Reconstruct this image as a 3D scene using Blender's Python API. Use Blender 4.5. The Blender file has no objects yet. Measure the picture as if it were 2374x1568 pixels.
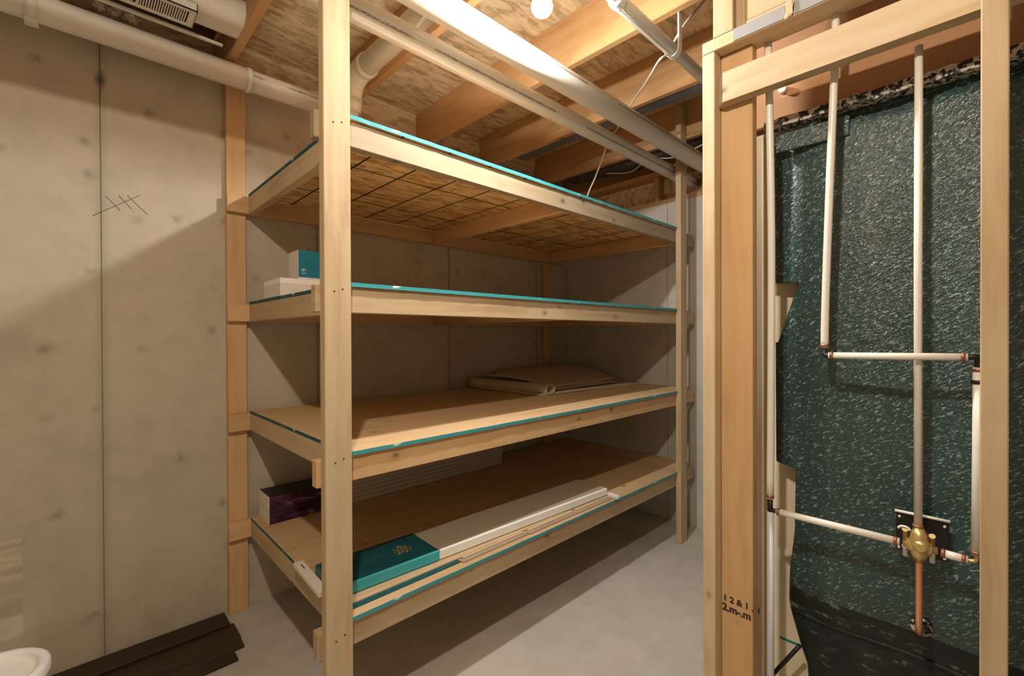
import bpy, bmesh, math, random
from mathutils import Vector, Matrix
random.seed(11)
S = bpy.context.scene
COL = S.collection
PI = math.pi

# ------------------------------------------------------------------ camera
CAM_YAW, CAM_PITCH, CAM_ROLL = math.radians(46.1), math.radians(-0.33), math.radians(-0.212)
fw = Vector((math.cos(CAM_YAW), math.sin(CAM_YAW), 0))
rt = Vector((math.sin(CAM_YAW), -math.cos(CAM_YAW), 0))
up = Vector((0, 0, 1))
f2 = fw * math.cos(CAM_PITCH) + up * math.sin(CAM_PITCH)
u2 = up * math.cos(CAM_PITCH) - fw * math.sin(CAM_PITCH)
r3 = rt * math.cos(CAM_ROLL) + u2 * math.sin(CAM_ROLL)
u3 = u2 * math.cos(CAM_ROLL) - rt * math.sin(CAM_ROLL)
cam = bpy.data.cameras.new('camera')
cam.sensor_width = 36.0
cam.lens = 36.0 * 1057.2 / 2374
cam.clip_start = 0.02
co = bpy.data.objects.new('camera', cam)
COL.objects.link(co)
m = Matrix((r3, u3, -f2)).transposed().to_4x4()
m.translation = (0, 0, 1.45)
co.matrix_world = m
S.camera = co

# ------------------------------------------------------------------ world and exposure
W = bpy.data.worlds.new('world')
S.world = W
W.use_nodes = True
bg = W.node_tree.nodes['Background']
bg.inputs[0].default_value = (1.0, 0.80, 0.60, 1)
bg.inputs[1].default_value = 0.0
S.view_settings.view_transform = 'Standard'
S.view_settings.look = 'None'
S.view_settings.exposure = 0.34
S.view_settings.gamma = 1.0
S.view_settings.use_curve_mapping = False
BULB_FRONT = dict(pos=(1.235, 1.12, 2.648), strength=1330.0, color=(1.0, 0.96, 0.90))
BULB_NEAR = dict(pos=(-0.021, 0.28, 2.66), strength=1640.0, color=(1.0, 0.86, 0.69))

# ------------------------------------------------------------------ node helpers
class NT:
    def __init__(s, name):
        s.m = bpy.data.materials.new(name)
        s.m.use_nodes = True
        s.t = s.m.node_tree
        s.b = s.t.nodes['Principled BSDF']
    def n(s, typ, **kw):
        nd = s.t.nodes.new(typ)
        for k, v in kw.items():
            if k.startswith('i_'):
                key = k[2:]
                nd.inputs[int(key) if key.isdigit() else key].default_value = v
            else:
                setattr(nd, k, v)
        return nd
    def l(s, a, b):
        s.t.links.new(a, b)
    def val(s, a, sock):
        if hasattr(a, 'links'):
            s.l(a, sock)
        else:
            sock.default_value = a
    def math(s, op, a, b=0.0, c=None, clamp=False):
        nd = s.n('ShaderNodeMath', operation=op, use_clamp=clamp)
        s.val(a, nd.inputs[0]); s.val(b, nd.inputs[1])
        if c is not None: s.val(c, nd.inputs[2])
        return nd.outputs[0]
    def mix(s, f, a, b, blend='MIX'):
        nd = s.n('ShaderNodeMix', data_type='RGBA', blend_type=blend)
        s.val(f, nd.inputs[0])
        for v, i in ((a, 6), (b, 7)):
            if hasattr(v, 'links'): s.l(v, nd.inputs[i])
            else: nd.inputs[i].default_value = (*v[:3], 1)
        return nd.outputs[2]
    def coords(s, rnd=True, scale=(1, 1, 1)):
        tc = s.n('ShaderNodeTexCoord')
        o = tc.outputs['Object']
        if rnd:
            oi = s.n('ShaderNodeObjectInfo')
            k = s.math('MULTIPLY', oi.outputs['Random'], 53.0)
            ad = s.n('ShaderNodeVectorMath', operation='ADD')
            s.l(o, ad.inputs[0]); s.l(k, ad.inputs[1])
            o = ad.outputs[0]
        return s.scale(o, scale)
    def scale(s, o, sc):
        mu = s.n('ShaderNodeVectorMath', operation='MULTIPLY')
        s.l(o, mu.inputs[0]); mu.inputs[1].default_value = sc
        return mu.outputs[0]
    def noise(s, v, scale, detail=4.0, rough=0.55, dist=0.0):
        nd = s.n('ShaderNodeTexNoise')
        s.l(v, nd.inputs['Vector'])
        nd.inputs['Scale'].default_value = scale
        nd.inputs['Detail'].default_value = detail
        nd.inputs['Roughness'].default_value = rough
        nd.inputs['Distortion'].default_value = dist
        return nd.outputs[0]
    def ramp(s, f, stops):
        nd = s.n('ShaderNodeValToRGB')
        s.l(f, nd.inputs[0])
        e = nd.color_ramp.elements
        while len(e) > 1: e.remove(e[-1])
        e[0].position = stops[0][0]
        c = stops[0][1]
        e[0].color = (*c, 1) if hasattr(c, '__len__') else (c, c, c, 1)
        for p, c in stops[1:]:
            x = e.new(p)
            x.color = (*c, 1) if hasattr(c, '__len__') else (c, c, c, 1)
        return nd.outputs[0]
    def sep(s, v):
        nd = s.n('ShaderNodeSeparateXYZ')
        s.l(v, nd.inputs[0])
        return nd.outputs
    def bump(s, h, strength=0.3, dist=0.01):
        nd = s.n('ShaderNodeBump')
        nd.inputs['Strength'].default_value = strength
        nd.inputs['Distance'].default_value = dist
        s.l(h, nd.inputs['Height'])
        s.l(nd.outputs[0], s.b.inputs['Normal'])
    def out(s, col, rough=0.6, spec=0.3, metal=0.0):
        s.val(col if hasattr(col, 'links') else (*col[:3], 1), s.b.inputs['Base Color'])
        s.val(rough, s.b.inputs['Roughness'])
        s.b.inputs['Specular IOR Level'].default_value = spec
        s.b.inputs['Metallic'].default_value = metal
        return s.m

def plain(name, col, rough=0.5, spec=0.3, metal=0.0, var=0.12, scale=30.0, bump=0.05):
    k = NT(name)
    v = k.coords()
    nz = k.noise(v, scale)
    c = k.mix(nz, [x * (1 - var) for x in col], [min(1, x * (1 + var)) for x in col])
    if bump: k.bump(nz, bump, 0.003)
    return k.out(c, rough, spec, metal)

def wood(name, axis, light, dark, knots=0.5, rough=0.62):
    k = NT(name)
    st = {'x': (0.05, 1, 1), 'y': (1, 0.05, 1), 'z': (1, 1, 0.05)}[axis]
    base = k.coords()
    v = k.scale(base, st)
    warp = k.noise(base, 2.2, 2.0)
    wv = k.n('ShaderNodeVectorMath', operation='ADD')
    k.l(v, wv.inputs[0])
    k.l(k.math('MULTIPLY', warp, 0.06), wv.inputs[1])
    g = k.noise(wv.outputs[0], 34.0, 3.0, 0.5)
    fine = k.noise(k.scale(base, {'x': (0.02, 1, 1), 'y': (1, 0.02, 1), 'z': (1, 1, 0.02)}[axis]), 210.0, 2.0)
    broad = k.noise(base, 3.2, 2.0)
    f = k.math('ADD', k.math('MULTIPLY', g, 0.6), k.math('MULTIPLY', broad, 0.4))
    col = k.ramp(f, [(0.30, dark), (0.50, [(a * 0.72 + b * 0.28) for a, b in zip(light, dark)]), (0.68, light)])
    col = k.mix(k.math('MULTIPLY', fine, 0.30), col, dark)
    # knots: sparse voronoi cells flattened across the grain direction
    vo = k.n('ShaderNodeTexVoronoi')
    ks = {'x': (6.5, 9.5, 9.5), 'y': (9.5, 6.5, 9.5), 'z': (9.5, 9.5, 6.5)}[axis]
    k.l(k.scale(base, ks), vo.inputs['Vector'])
    vo.inputs['Scale'].default_value = 1.0
    cr = k.sep(vo.outputs['Color'])
    sparse = k.math('GREATER_THAN', cr[0], 1.0 - knots * 0.85)
    dist = k.math('ADD', vo.outputs['Distance'], k.math('MULTIPLY', k.noise(base, 60.0, 2.0), 0.08))
    kn = k.ramp(dist, [(0.09, 1.0), (0.135, 0.6), (0.18, 0.16), (0.28, 0.0)])
    kf = k.math('MULTIPLY', kn, sparse)
    col = k.mix(k.math('MULTIPLY', kf, 0.85), col, [x * 0.30 for x in dark])
    oi = k.n('ShaderNodeObjectInfo')
    vn = k.math('ADD', k.math('MULTIPLY', oi.outputs['Random'], 0.22), 0.89)
    hs = k.n('ShaderNodeHueSaturation')
    k.l(vn, hs.inputs['Value']); k.l(col, hs.inputs['Color'])
    k.bump(k.math('ADD', g, k.math('MULTIPLY', fine, 0.4)), 0.10, 0.003)
    return k.out(hs.outputs[0], rough, 0.25)

PINE, PINE_D = (0.58, 0.450, 0.295), (0.42, 0.285, 0.150)
ORNG, ORNG_D = (0.64, 0.395, 0.190), (0.48, 0.260, 0.105)
PALE, PALE_D = (0.66, 0.545, 0.380), (0.50, 0.350, 0.190)
TAN, TAN_D = (0.74, 0.490, 0.265), (0.58, 0.345, 0.155)
M = {}
for ax in 'xyz':
    M['pine_' + ax] = wood('pine_' + ax, ax, PINE, PINE_D)
    M['orange_' + ax] = wood('fir_' + ax, ax, ORNG, ORNG_D, 0.35)
    M['tan_' + ax] = wood('tan_pine_' + ax, ax, TAN, TAN_D, 0.5)
    M['grey_' + ax] = wood('dimmed_pine_' + ax, ax, (0.40, 0.325, 0.225), (0.30, 0.220, 0.130), 0.6)  # pine darkened to hold back the glare on the rail nearest the bulb
    M['pale_' + ax] = wood('pale_pine_' + ax, ax, PALE, PALE_D, 0.45)

def osb(name, base, dark, lines=False, long=(0.30, 1, 1)):
    k = NT(name)
    tc = k.n('ShaderNodeTexCoord')
    o = tc.outputs['Object']
    a = k.noise(k.scale(o, long), 26.0, 3.0, 0.6, 0.8)
    b = k.noise(k.scale(o, (1, 0.4, 1)), 17.0, 2.0, 0.5, 1.2)
    vo = k.n('ShaderNodeTexVoronoi')
    k.l(k.scale(o, (long[0] * 34, long[1] * 34, 34)), vo.inputs['Vector'])
    vo.inputs['Scale'].default_value = 1.0
    cc = k.sep(vo.outputs['Color'])
    f = k.math('ADD', k.math('MULTIPLY', a, 0.62), k.math('ADD', k.math('MULTIPLY', b, 0.2), k.math('MULTIPLY', cc[0], 0.2)))
    col = k.ramp(f, [(0.33, [x * 0.75 for x in dark]), (0.43, dark), (0.52, base), (0.68, [min(1, x * 1.18) for x in base])])
    if lines:
        xyz = k.sep(o)
        def line(c, period, off):
            fr = k.math('FRACT', k.math('DIVIDE', k.math('SUBTRACT', c, off), period))
            d = k.math('MULTIPLY', k.math('ABSOLUTE', k.math('SUBTRACT', fr, 0.5)), period)
            return k.math('LESS_THAN', d, 0.0050)
        lx = line(xyz[0], 0.2145, 1.095 - 0.668 - 0.10725)
        ly = line(xyz[1], 0.455, 1.905 - 1.484 - 0.2275)
        col = k.mix(k.math('MULTIPLY', k.math('MAXIMUM', lx, ly), 0.97), col, (0.02, 0.016, 0.012))
    k.bump(f, 0.15, 0.004)
    return k.out(col, 0.65, 0.25)
M['osb_ceiling'] = osb('osb_subfloor', (0.80, 0.655, 0.440), (0.62, 0.470, 0.270))
M['osb_deck_under'] = osb('osb_deck_underside', (0.74, 0.520, 0.250), (0.55, 0.330, 0.125), True)
M['deck_top'] = wood('deck_plywood', 'x', (0.70, 0.500, 0.295), (0.54, 0.345, 0.175), 0.25)

def concrete(name, base, wall):
    k = NT(name)
    tc = k.n('ShaderNodeTexCoord')
    o = tc.outputs['Object']
    big = k.noise(o, 1.7, 5.0, 0.6)
    mid = k.noise(o, 9.0, 4.0, 0.6)
    fine = k.noise(o, 240.0, 2.0)
    f = k.math('ADD', k.math('MULTIPLY', big, 0.55), k.math('MULTIPLY', mid, 0.45))
    col = k.ramp(f, [(0.32, [x * 0.80 for x in base]), (0.52, base), (0.72, [min(1, x * 1.10) for x in base])])
    col = k.mix(k.math('MULTIPLY', fine, 0.22), col, [x * 0.6 for x in base])
    if wall:
        vo = k.n('ShaderNodeTexVoronoi')
        w = k.n('ShaderNodeVectorMath', operation='ADD')
        k.l(o, w.inputs[0]); k.l(k.math('MULTIPLY', k.noise(o, 12.0, 2.0), 0.06), w.inputs[1])
        k.l(k.scale(w.outputs[0], (6.5, 6.5, 6.5)), vo.inputs['Vector'])
        vo.inputs['Scale'].default_value = 1.0
        cr = k.sep(vo.outputs['Color'])
        sp = k.math('MULTIPLY', k.math('GREATER_THAN', cr[0], 0.45), k.ramp(vo.outputs['Distance'], [(0.03, 0.9), (0.11, 0.45), (0.22, 0.0)]))
        col = k.mix(k.math('MULTIPLY', sp, 0.75), col, [x * 0.45 for x in base])
        xyz = k.sep(o)
        # darker bleed along the form joints
        for sx in (0.095, 1.05, 2.01, 2.96):
            dd = k.math('ABSOLUTE', k.math('SUBTRACT', xyz[0], sx))
            jn = k.ramp(k.math('ADD', dd, k.math('MULTIPLY', k.noise(o, 7.0, 3.0), 0.03)), [(0.013, 1.0), (0.045, 0.0)])
            col = k.mix(k.math('MULTIPLY', jn, 0.40), col, [x * 0.5 for x in base])
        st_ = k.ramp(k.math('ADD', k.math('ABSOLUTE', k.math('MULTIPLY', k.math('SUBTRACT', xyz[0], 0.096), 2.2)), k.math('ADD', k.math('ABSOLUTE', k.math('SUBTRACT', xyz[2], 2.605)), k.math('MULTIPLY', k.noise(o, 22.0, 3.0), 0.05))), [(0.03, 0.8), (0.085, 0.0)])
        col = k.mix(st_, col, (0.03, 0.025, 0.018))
        # patch of paler and darker horizontal bands low on the wall
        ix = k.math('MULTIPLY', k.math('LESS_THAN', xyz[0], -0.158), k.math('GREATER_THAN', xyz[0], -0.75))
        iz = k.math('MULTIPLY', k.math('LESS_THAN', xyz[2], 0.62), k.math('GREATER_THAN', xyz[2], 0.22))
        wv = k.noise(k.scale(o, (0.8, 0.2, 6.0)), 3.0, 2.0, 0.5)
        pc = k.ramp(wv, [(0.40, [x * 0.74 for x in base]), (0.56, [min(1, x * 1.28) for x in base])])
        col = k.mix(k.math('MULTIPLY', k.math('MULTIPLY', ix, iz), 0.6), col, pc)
    k.bump(k.math('ADD', k.math('MULTIPLY', mid, 1.0), k.math('MULTIPLY', fine, 0.25)), 0.12, 0.006)
    return k.out(col, 0.82, 0.2)
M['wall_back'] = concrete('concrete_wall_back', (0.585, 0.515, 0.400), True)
M['wall_end'] = concrete('concrete_wall_end', (0.66, 0.640, 0.590), False)
M['floor'] = concrete('concrete_floor', (0.56, 0.530, 0.470), False)
M['joint'] = plain('joint_filler', (0.32, 0.27, 0.195), 0.9)

def teal_edge(name, col, white):
    k = NT(name)
    v = k.coords(False)
    nz = k.noise(k.scale(v, (0.35, 0.35, 1)), 26.0, 4.0, 0.65)
    c = k.mix(k.ramp(nz, [(white - 0.03, 0.0), (white + 0.04, 1.0)]), col, (0.72, 0.78, 0.74))
    return k.out(c, 0.6, 0.3)
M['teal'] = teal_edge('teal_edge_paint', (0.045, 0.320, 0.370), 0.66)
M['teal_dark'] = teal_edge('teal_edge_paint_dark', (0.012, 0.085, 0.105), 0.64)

def pvc(name, base=(0.90, 0.865, 0.79), ang=None, rough=0.32):
    """white pipe along X; ang = angle round the pipe (in the YZ plane) of a row of printed text"""
    k = NT(name)
    tc = k.n('ShaderNodeTexCoord')
    o = tc.outputs['Object']
    nz = k.noise(o, 8.0, 3.0)
    col = k.mix(nz, [x * 0.92 for x in base], base)
    sm = k.ramp(k.noise(k.scale(o, (0.5, 3, 3)), 9.0, 4.0, 0.7), [(0.62, 0.0), (0.74, 1.0)])
    col = k.mix(k.math('MULTIPLY', sm, 0.25), col, [x * 0.5 for x in base])
    if ang is not None:
        x = k.sep(o)
        a = k.math('ARCTAN2', x[2], x[1])
        near = k.math('LESS_THAN', k.math('ABSOLUTE', k.math('SUBTRACT', a, ang)), 0.11)
        run = k.ramp(k.noise(k.scale(o, (1, 0, 0)), 3.1, 1.0), [(0.44, 0.0), (0.46, 1.0)])
        let = k.ramp(k.noise(k.scale(o, (1, 6, 6)), 95.0, 2.0), [(0.42, 0.0), (0.50, 1.0)])
        thin = k.math('LESS_THAN', k.math('ABSOLUTE', k.math('SUBTRACT', a, ang)), 0.025)
        ink = k.math('MAXIMUM', k.math('MULTIPLY', near, k.math('MULTIPLY', run, let)), k.math('MULTIPLY', thin, 0.55))
        col = k.mix(k.math('MULTIPLY', ink, 0.75), col, (0.06, 0.05, 0.045))
    return k.out(col, rough, 0.5)
M['pvc'] = pvc('white_pvc')
M['pvc_print_a'] = pvc('white_pvc_printed', ang=math.radians(-150))
M['pvc_print_b'] = pvc('white_pvc_printed_upper', ang=math.radians(172))
M['white_plastic'] = plain('white_plastic', (0.82, 0.81, 0.77), 0.35, 0.5, var=0.04)
M['white_metal'] = plain('white_enamel_metal', (0.74, 0.70, 0.62), 0.4, 0.5, var=0.06)
M['grey_metal'] = plain('grey_metal', (0.17, 0.175, 0.19), 0.5, 0.5, 0.4, var=0.5, scale=9)
M['grey_strip'] = plain('grey_strip', (0.34, 0.345, 0.36), 0.6, 0.3, var=0.10, scale=12)
M['dark'] = plain('dark_void', (0.022, 0.018, 0.016), 0.8)
M['duct_dark'] = plain('dark_duct_wrap', (0.075, 0.068, 0.065), 0.5, 0.4, var=0.4)
M['pex'] = plain('white_pex', (0.80, 0.765, 0.70), 0.34, 0.5, var=0.05)
M['pex_pale'] = plain('pale_blue_pex', (0.56, 0.575, 0.62), 0.36, 0.5, var=0.05)
M['crimp'] = plain('copper_crimp', (0.34, 0.155, 0.085), 0.4, 0.5, 0.55)
M['copper'] = plain('copper', (0.80, 0.40, 0.22), 0.34, 0.5, 0.75, var=0.18, scale=14)
M['brass'] = plain('brass', (0.66, 0.50, 0.20), 0.32, 0.5, 0.7, var=0.2, scale=40)
M['black_plastic'] = plain('black_plastic', (0.012, 0.012, 0.012), 0.45, 0.4)
M['cream'] = plain('cream_board', (0.80, 0.715, 0.53), 0.6, 0.3, var=0.07, scale=12)
M['teal_mark'] = plain('teal_marker', (0.015, 0.27, 0.27), 0.6)
M['beam'] = plain('brown_paper_board', (0.46, 0.255, 0.135), 0.75, 0.2, var=0.05, scale=6)
M['bay_shade'] = plain('bay_shade_brown', (0.10, 0.052, 0.036), 0.8, 0.2, var=0.3, scale=5)
M['foam'] = plain('yellow_sill_foam', (0.50, 0.36, 0.13), 0.8, 0.2, var=0.4, scale=18)
M['rope'] = plain('rope', (0.74, 0.68, 0.56), 0.8, 0.2, var=0.2, scale=300)
M['white_card'] = plain('white_cardboard', (0.76, 0.70, 0.62), 0.6, 0.3, var=0.06)
M['white_card_bright'] = plain('white_card_bright', (0.90, 0.89, 0.85), 0.5, 0.4, var=0.04)
M['taupe_card'] = plain('taupe_carton', (0.42, 0.345, 0.270), 0.5, 0.35, var=0.05)
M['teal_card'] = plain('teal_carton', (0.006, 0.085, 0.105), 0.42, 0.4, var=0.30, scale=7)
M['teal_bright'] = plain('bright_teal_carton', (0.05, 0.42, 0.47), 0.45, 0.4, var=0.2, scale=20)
M['teal_box'] = plain('teal_box', (0.008, 0.190, 0.290), 0.45, 0.4, var=0.25, scale=14)
M['gold_print'] = plain('gold_print', (0.30, 0.25, 0.11), 0.5)
M['purple'] = None
M['grey_board'] = plain('grey_trim_board', (0.58, 0.51, 0.40), 0.6, 0.3, var=0.12, scale=10)
M['plank_grey'] = wood('laminate_grey', 'x', (0.44, 0.34, 0.25), (0.27, 0.19, 0.13), 0.1)
M['plank_dark'] = wood('laminate_dark', 'x', (0.060, 0.036, 0.022), (0.026, 0.015, 0.010), 0.1, 0.42)
M['canvas'] = plain('kraft_sheet', (0.58, 0.475, 0.335), 0.75, 0.2, var=0.10, scale=9)
M['ink'] = plain('black_ink', (0.05, 0.035, 0.025), 0.7)
M['pencil'] = plain('pencil', (0.20, 0.165, 0.12), 0.8)
M['white_ink'] = plain('white_print', (0.65, 0.72, 0.72), 0.6)
M['insul'] = plain('insulation', (0.50, 0.42, 0.32), 0.9, 0.1, var=0.3, scale=60)
M['nail'] = plain('nail', (0.06, 0.05, 0.045), 0.4, 0.4, 0.6)

k = NT('purple_printed_card')
v = k.coords(False)
nz = k.noise(k.scale(v, (0.6, 1, 2.2)), 13.0, 4.0, 0.6, 0.8)
c = k.ramp(nz, [(0.40, (0.016, 0.005, 0.012)), (0.52, (0.055, 0.014, 0.040)), (0.62, (0.115, 0.040, 0.080)), (0.74, (0.42, 0.27, 0.24))])
M['purple'] = k.out(c, 0.3, 0.5)

k = NT('dark_green_fibreglass')
tc = k.n('ShaderNodeTexCoord'); o = tc.outputs['Object']
mp = k.n('ShaderNodeMapping'); k.l(o, mp.inputs[0]); mp.inputs['Rotation'].default_value = (math.radians(38), 0, 0)
st = k.scale(mp.outputs[0], (1.0, 0.40, 1.15))
s1 = k.noise(st, 150.0, 3.0, 0.6, 0.4)
s2 = k.noise(k.scale(mp.outputs[0], (1, 0.6, 1)), 210.0, 2.0, 0.55, 0.3)
bigp = k.noise(o, 3.0, 3.0)
h = k.math('ADD', k.math('MULTIPLY', s1, 0.7), k.math('MULTIPLY', s2, 0.3))
body = k.mix(bigp, (0.014, 0.034, 0.034), (0.036, 0.088, 0.086))
fib_glint = k.ramp(h, [(0.545, 0.0), (0.64, 1.0)])  # pale fibre flecks, with glints off the rough surface painted in
body = k.mix(k.math('MULTIPLY', fib_glint, 0.75), body, (0.30, 0.42, 0.42))
k.bump(h, 1.0, 0.0060)
M['fibre'] = k.out(body, k.math('ADD', k.math('MULTIPLY', bigp, 0.10), 0.11), 0.75)
k = NT('speckled_fibreglass_flange')
tc = k.n('ShaderNodeTexCoord')
nz = k.noise(tc.outputs['Object'], 75.0, 3.0, 0.6)
M['speckle'] = k.out(k.ramp(nz, [(0.47, (0.015, 0.018, 0.016)), (0.54, (0.55, 0.49, 0.40))]), 0.6, 0.3)
k = NT('scuffed_dark_fibreglass')
tc = k.n('ShaderNodeTexCoord')
nz = k.noise(k.scale(tc.outputs['Object'], (1, 0.6, 1.4)), 26.0, 5.0, 0.72)
M['fibre_scuff'] = k.out(k.ramp(nz, [(0.40, (0.012, 0.018, 0.015)), (0.60, (0.022, 0.034, 0.029)), (0.69, (0.20, 0.20, 0.16))]), 0.55, 0.3)

# ------------------------------------------------------------------ object helpers
def link(name, mesh, mats, parent=None, loc=(0, 0, 0), rot=(0, 0, 0), smooth=False):
    o = bpy.data.objects.new(name, mesh)
    COL.objects.link(o)
    for mt in (mats if isinstance(mats, (list, tuple)) else [mats]):
        mesh.materials.append(M[mt] if isinstance(mt, str) else mt)
    L = Vector(loc)
    if parent is not None:
        o.parent = parent
        q = parent
        while q is not None:
            L = L - Vector(q.location)
            q = q.parent
    o.location = L
    o.rotation_euler = rot
    if smooth:
        for p in mesh.polygons: p.use_smooth = True
    return o
def thing(name, label, cat, loc=(0, 0, 0), group=None):
    o = bpy.data.objects.new(name, None)
    COL.objects.link(o)
    o.empty_display_size = 0.05
    o.location = loc
    return tag(o, label, cat, group)
def tag(o, label, cat, group=None):
    o['label'] = label
    o['category'] = cat
    if group: o['group'] = group
    return o
def struct(o):
    o['kind'] = 'structure'
    return o
def bm_mesh(bm, name):
    me = bpy.data.meshes.new(name)
    bm.normal_update()
    bm.to_mesh(me)
    bm.free()
    return me
def bm_box(bm, x0, x1, y0, y1, z0, z1, bev=0.0, mat=None):
    r = bmesh.ops.create_cube(bm, size=1.0)
    vs = r['verts']
    for v in vs:
        v.co = Vector((x0 + (v.co.x + .5) * (x1 - x0), y0 + (v.co.y + .5) * (y1 - y0), z0 + (v.co.z + .5) * (z1 - z0)))
    fs = set(f for v in vs for f in v.link_faces)
    if mat is not None:
        for f in fs: f.material_index = mat
    if bev > 0:
        es = list(set(e for v in vs for e in v.link_edges))
        bmesh.ops.bevel(bm, geom=es, offset=bev, segments=1, affect='EDGES', profile=0.5)
    return vs
def box(name, x0, x1, y0, y1, z0, z1, mats, parent=None, bev=0.002, face=None, rot=0.0):
    """one box as one object, its origin at the box's low corner; face(normal)->material slot"""
    bm = bmesh.new()
    bm_box(bm, 0, x1 - x0, 0, y1 - y0, 0, z1 - z0, bev)
    if face:
        bm.normal_update()
        for f in bm.faces: f.material_index = face(f.normal)
    return link(name, bm_mesh(bm, name), mats, parent, (x0, y0, z0), (0, 0, rot))
def board(name, x0, x1, y0, y1, z0, z1, tone='pine', parent=None, bev=0.0022):
    d = {'x': x1 - x0, 'y': y1 - y0, 'z': z1 - z0}
    ax = max(d, key=d.get)
    return box(name, x0, x1, y0, y1, z0, z1, tone + '_' + ax, parent, bev)
def bm_tube(bm, pts, r, seg=20, cap=True, closed=False, mat=0):
    pts = [Vector(p) for p in pts]
    n = len(pts)
    rr = r if isinstance(r, (list, tuple)) else [r] * n
    rings = []
    prev = None
    for i, p in enumerate(pts):
        if closed: t = (pts[(i + 1) % n] - pts[i - 1])
        elif i == 0: t = pts[1] - p
        elif i == n - 1: t = p - pts[i - 1]
        else: t = (pts[i + 1] - p).normalized() + (p - pts[i - 1]).normalized()
        if t.length < 1e-7: t = pts[i] - pts[i - 2]
        t.normalize()
        if prev is None:
            a = Vector((0, 0, 1)) if abs(t.z) < .9 else Vector((1, 0, 0))
            u = t.cross(a).normalized()
        else:
            u = (prev - t * prev.dot(t)).normalized()
        prev = u
        w = t.cross(u)
        rings.append([bm.verts.new(p + (u * math.cos(2 * PI * k / seg) + w * math.sin(2 * PI * k / seg)) * rr[i]) for k in range(seg)])
    for i in range(n if closed else n - 1):
        A, B = rings[i], rings[(i + 1) % n]
        for k in range(seg):
            f = bm.faces.new((A[k], A[(k + 1) % seg], B[(k + 1) % seg], B[k]))
            f.smooth = True; f.material_index = mat
    if cap and not closed:
        bm.faces.new(rings[0]).material_index = mat
        bm.faces.new(list(reversed(rings[-1]))).material_index = mat
    bmesh.ops.recalc_face_normals(bm, faces=bm.faces[:])
def tube(name, pts, r, mat, parent=None, seg=20, cap=True, closed=False):
    o0 = Vector(pts[0])
    bm = bmesh.new()
    bm_tube(bm, [Vector(p) - o0 for p in pts], r, seg, cap, closed)
    return link(name, bm_mesh(bm, name), mat, parent, o0)
def hollow(name, p0, p1, r, th, mat, parent=None, seg=32):
    """open-ended pipe with a wall thickness"""
    p0, p1 = Vector(p0), Vector(p1)
    d = (p1 - p0)
    L = d.length; d.normalize()
    q = [Vector((0, 0, 0)), d * L, d * (L - 1e-4), d * 1e-4]
    bm = bmesh.new()
    a = Vector((0, 0, 1)) if abs(d.z) < .9 else Vector((1, 0, 0))
    u = d.cross(a).normalized(); w = d.cross(u)
    rings = [[bm.verts.new(c + (u * math.cos(2 * PI * k / seg) + w * math.sin(2 * PI * k / seg)) * rad) for k in range(seg)]
             for c, rad in ((q[0], r), (q[1], r), (q[1], r - th), (q[0], r - th))]
    for i in range(4):
        A, B = rings[i], rings[(i + 1) % 4]
        for k in range(seg):
            f = bm.faces.new((A[k], A[(k + 1) % seg], B[(k + 1) % seg], B[k]))
            f.smooth = i in (0, 2)
    bmesh.ops.recalc_face_normals(bm, faces=bm.faces[:])
    return link(name, bm_mesh(bm, name), mat, parent, p0)
def smooth_path(pts, n=8):
    P = [Vector(p) for p in pts]
    P = [P[0] * 2 - P[1]] + P + [P[-1] * 2 - P[-2]]
    out = []
    for i in range(1, len(P) - 2):
        a, b, c, d = P[i - 1:i + 3]
        for j in range(n):
            t = j / n
            out.append(0.5 * ((2 * b) + (c - a) * t + (2 * a - 5 * b + 4 * c - d) * t * t + (3 * b - a - 3 * c + d) * t ** 3))
    out.append(P[-2])
    return out
def text(name, s, size, mat, parent, loc, rot, depth=0.0004, off=0.0):
    cu = bpy.data.curves.new(name, 'FONT')
    cu.body = s; cu.size = size; cu.extrude = depth; cu.offset = off
    tmp = bpy.data.objects.new(name + '_tmp', cu)
    COL.objects.link(tmp)
    dg = bpy.context.evaluated_depsgraph_get()
    me = bpy.data.meshes.new_from_object(tmp.evaluated_get(dg))
    bpy.data.objects.remove(tmp)
    return link(name, me, mat, parent, loc, rot)

# ------------------------------------------------------------------ the setting
YB, XE = 2.76, 3.375
struct(box('floor', -2.0, 3.6, -2.6, 2.96, -0.12, 0.0, 'floor', bev=0))
# back wall: poured slabs with recessed joints between them, on a backing
bm = bmesh.new()
edges = [-2.0, -0.86, 0.0935, 1.05, 2.0085, 2.96, 3.56]
for i in range(len(edges) - 1):
    bm_box(bm, edges[i] + (0.0017 if i else 0), edges[i + 1] - 0.0017, YB, YB + 0.10, 0.0, 2.78, 0.0012)
bm_box(bm, -2.0, 3.56, YB + 0.005, YB + 0.2, 0.0, 2.779, 0, 1)
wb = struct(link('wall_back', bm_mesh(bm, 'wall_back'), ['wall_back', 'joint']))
# pencil marks scribbled on the wall
for p, q in (((0.066, 1.991), (0.235, 2.118)), ((0.112, 2.085), (0.160, 2.030)), ((0.155, 2.098), (0.200, 2.045)), ((0.185, 2.105), (0.258, 2.030))):
    tube('pencil_mark', [(p[0], YB, p[1]), (q[0], YB, q[1])], 0.0016, 'pencil', wb, 6)
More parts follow.
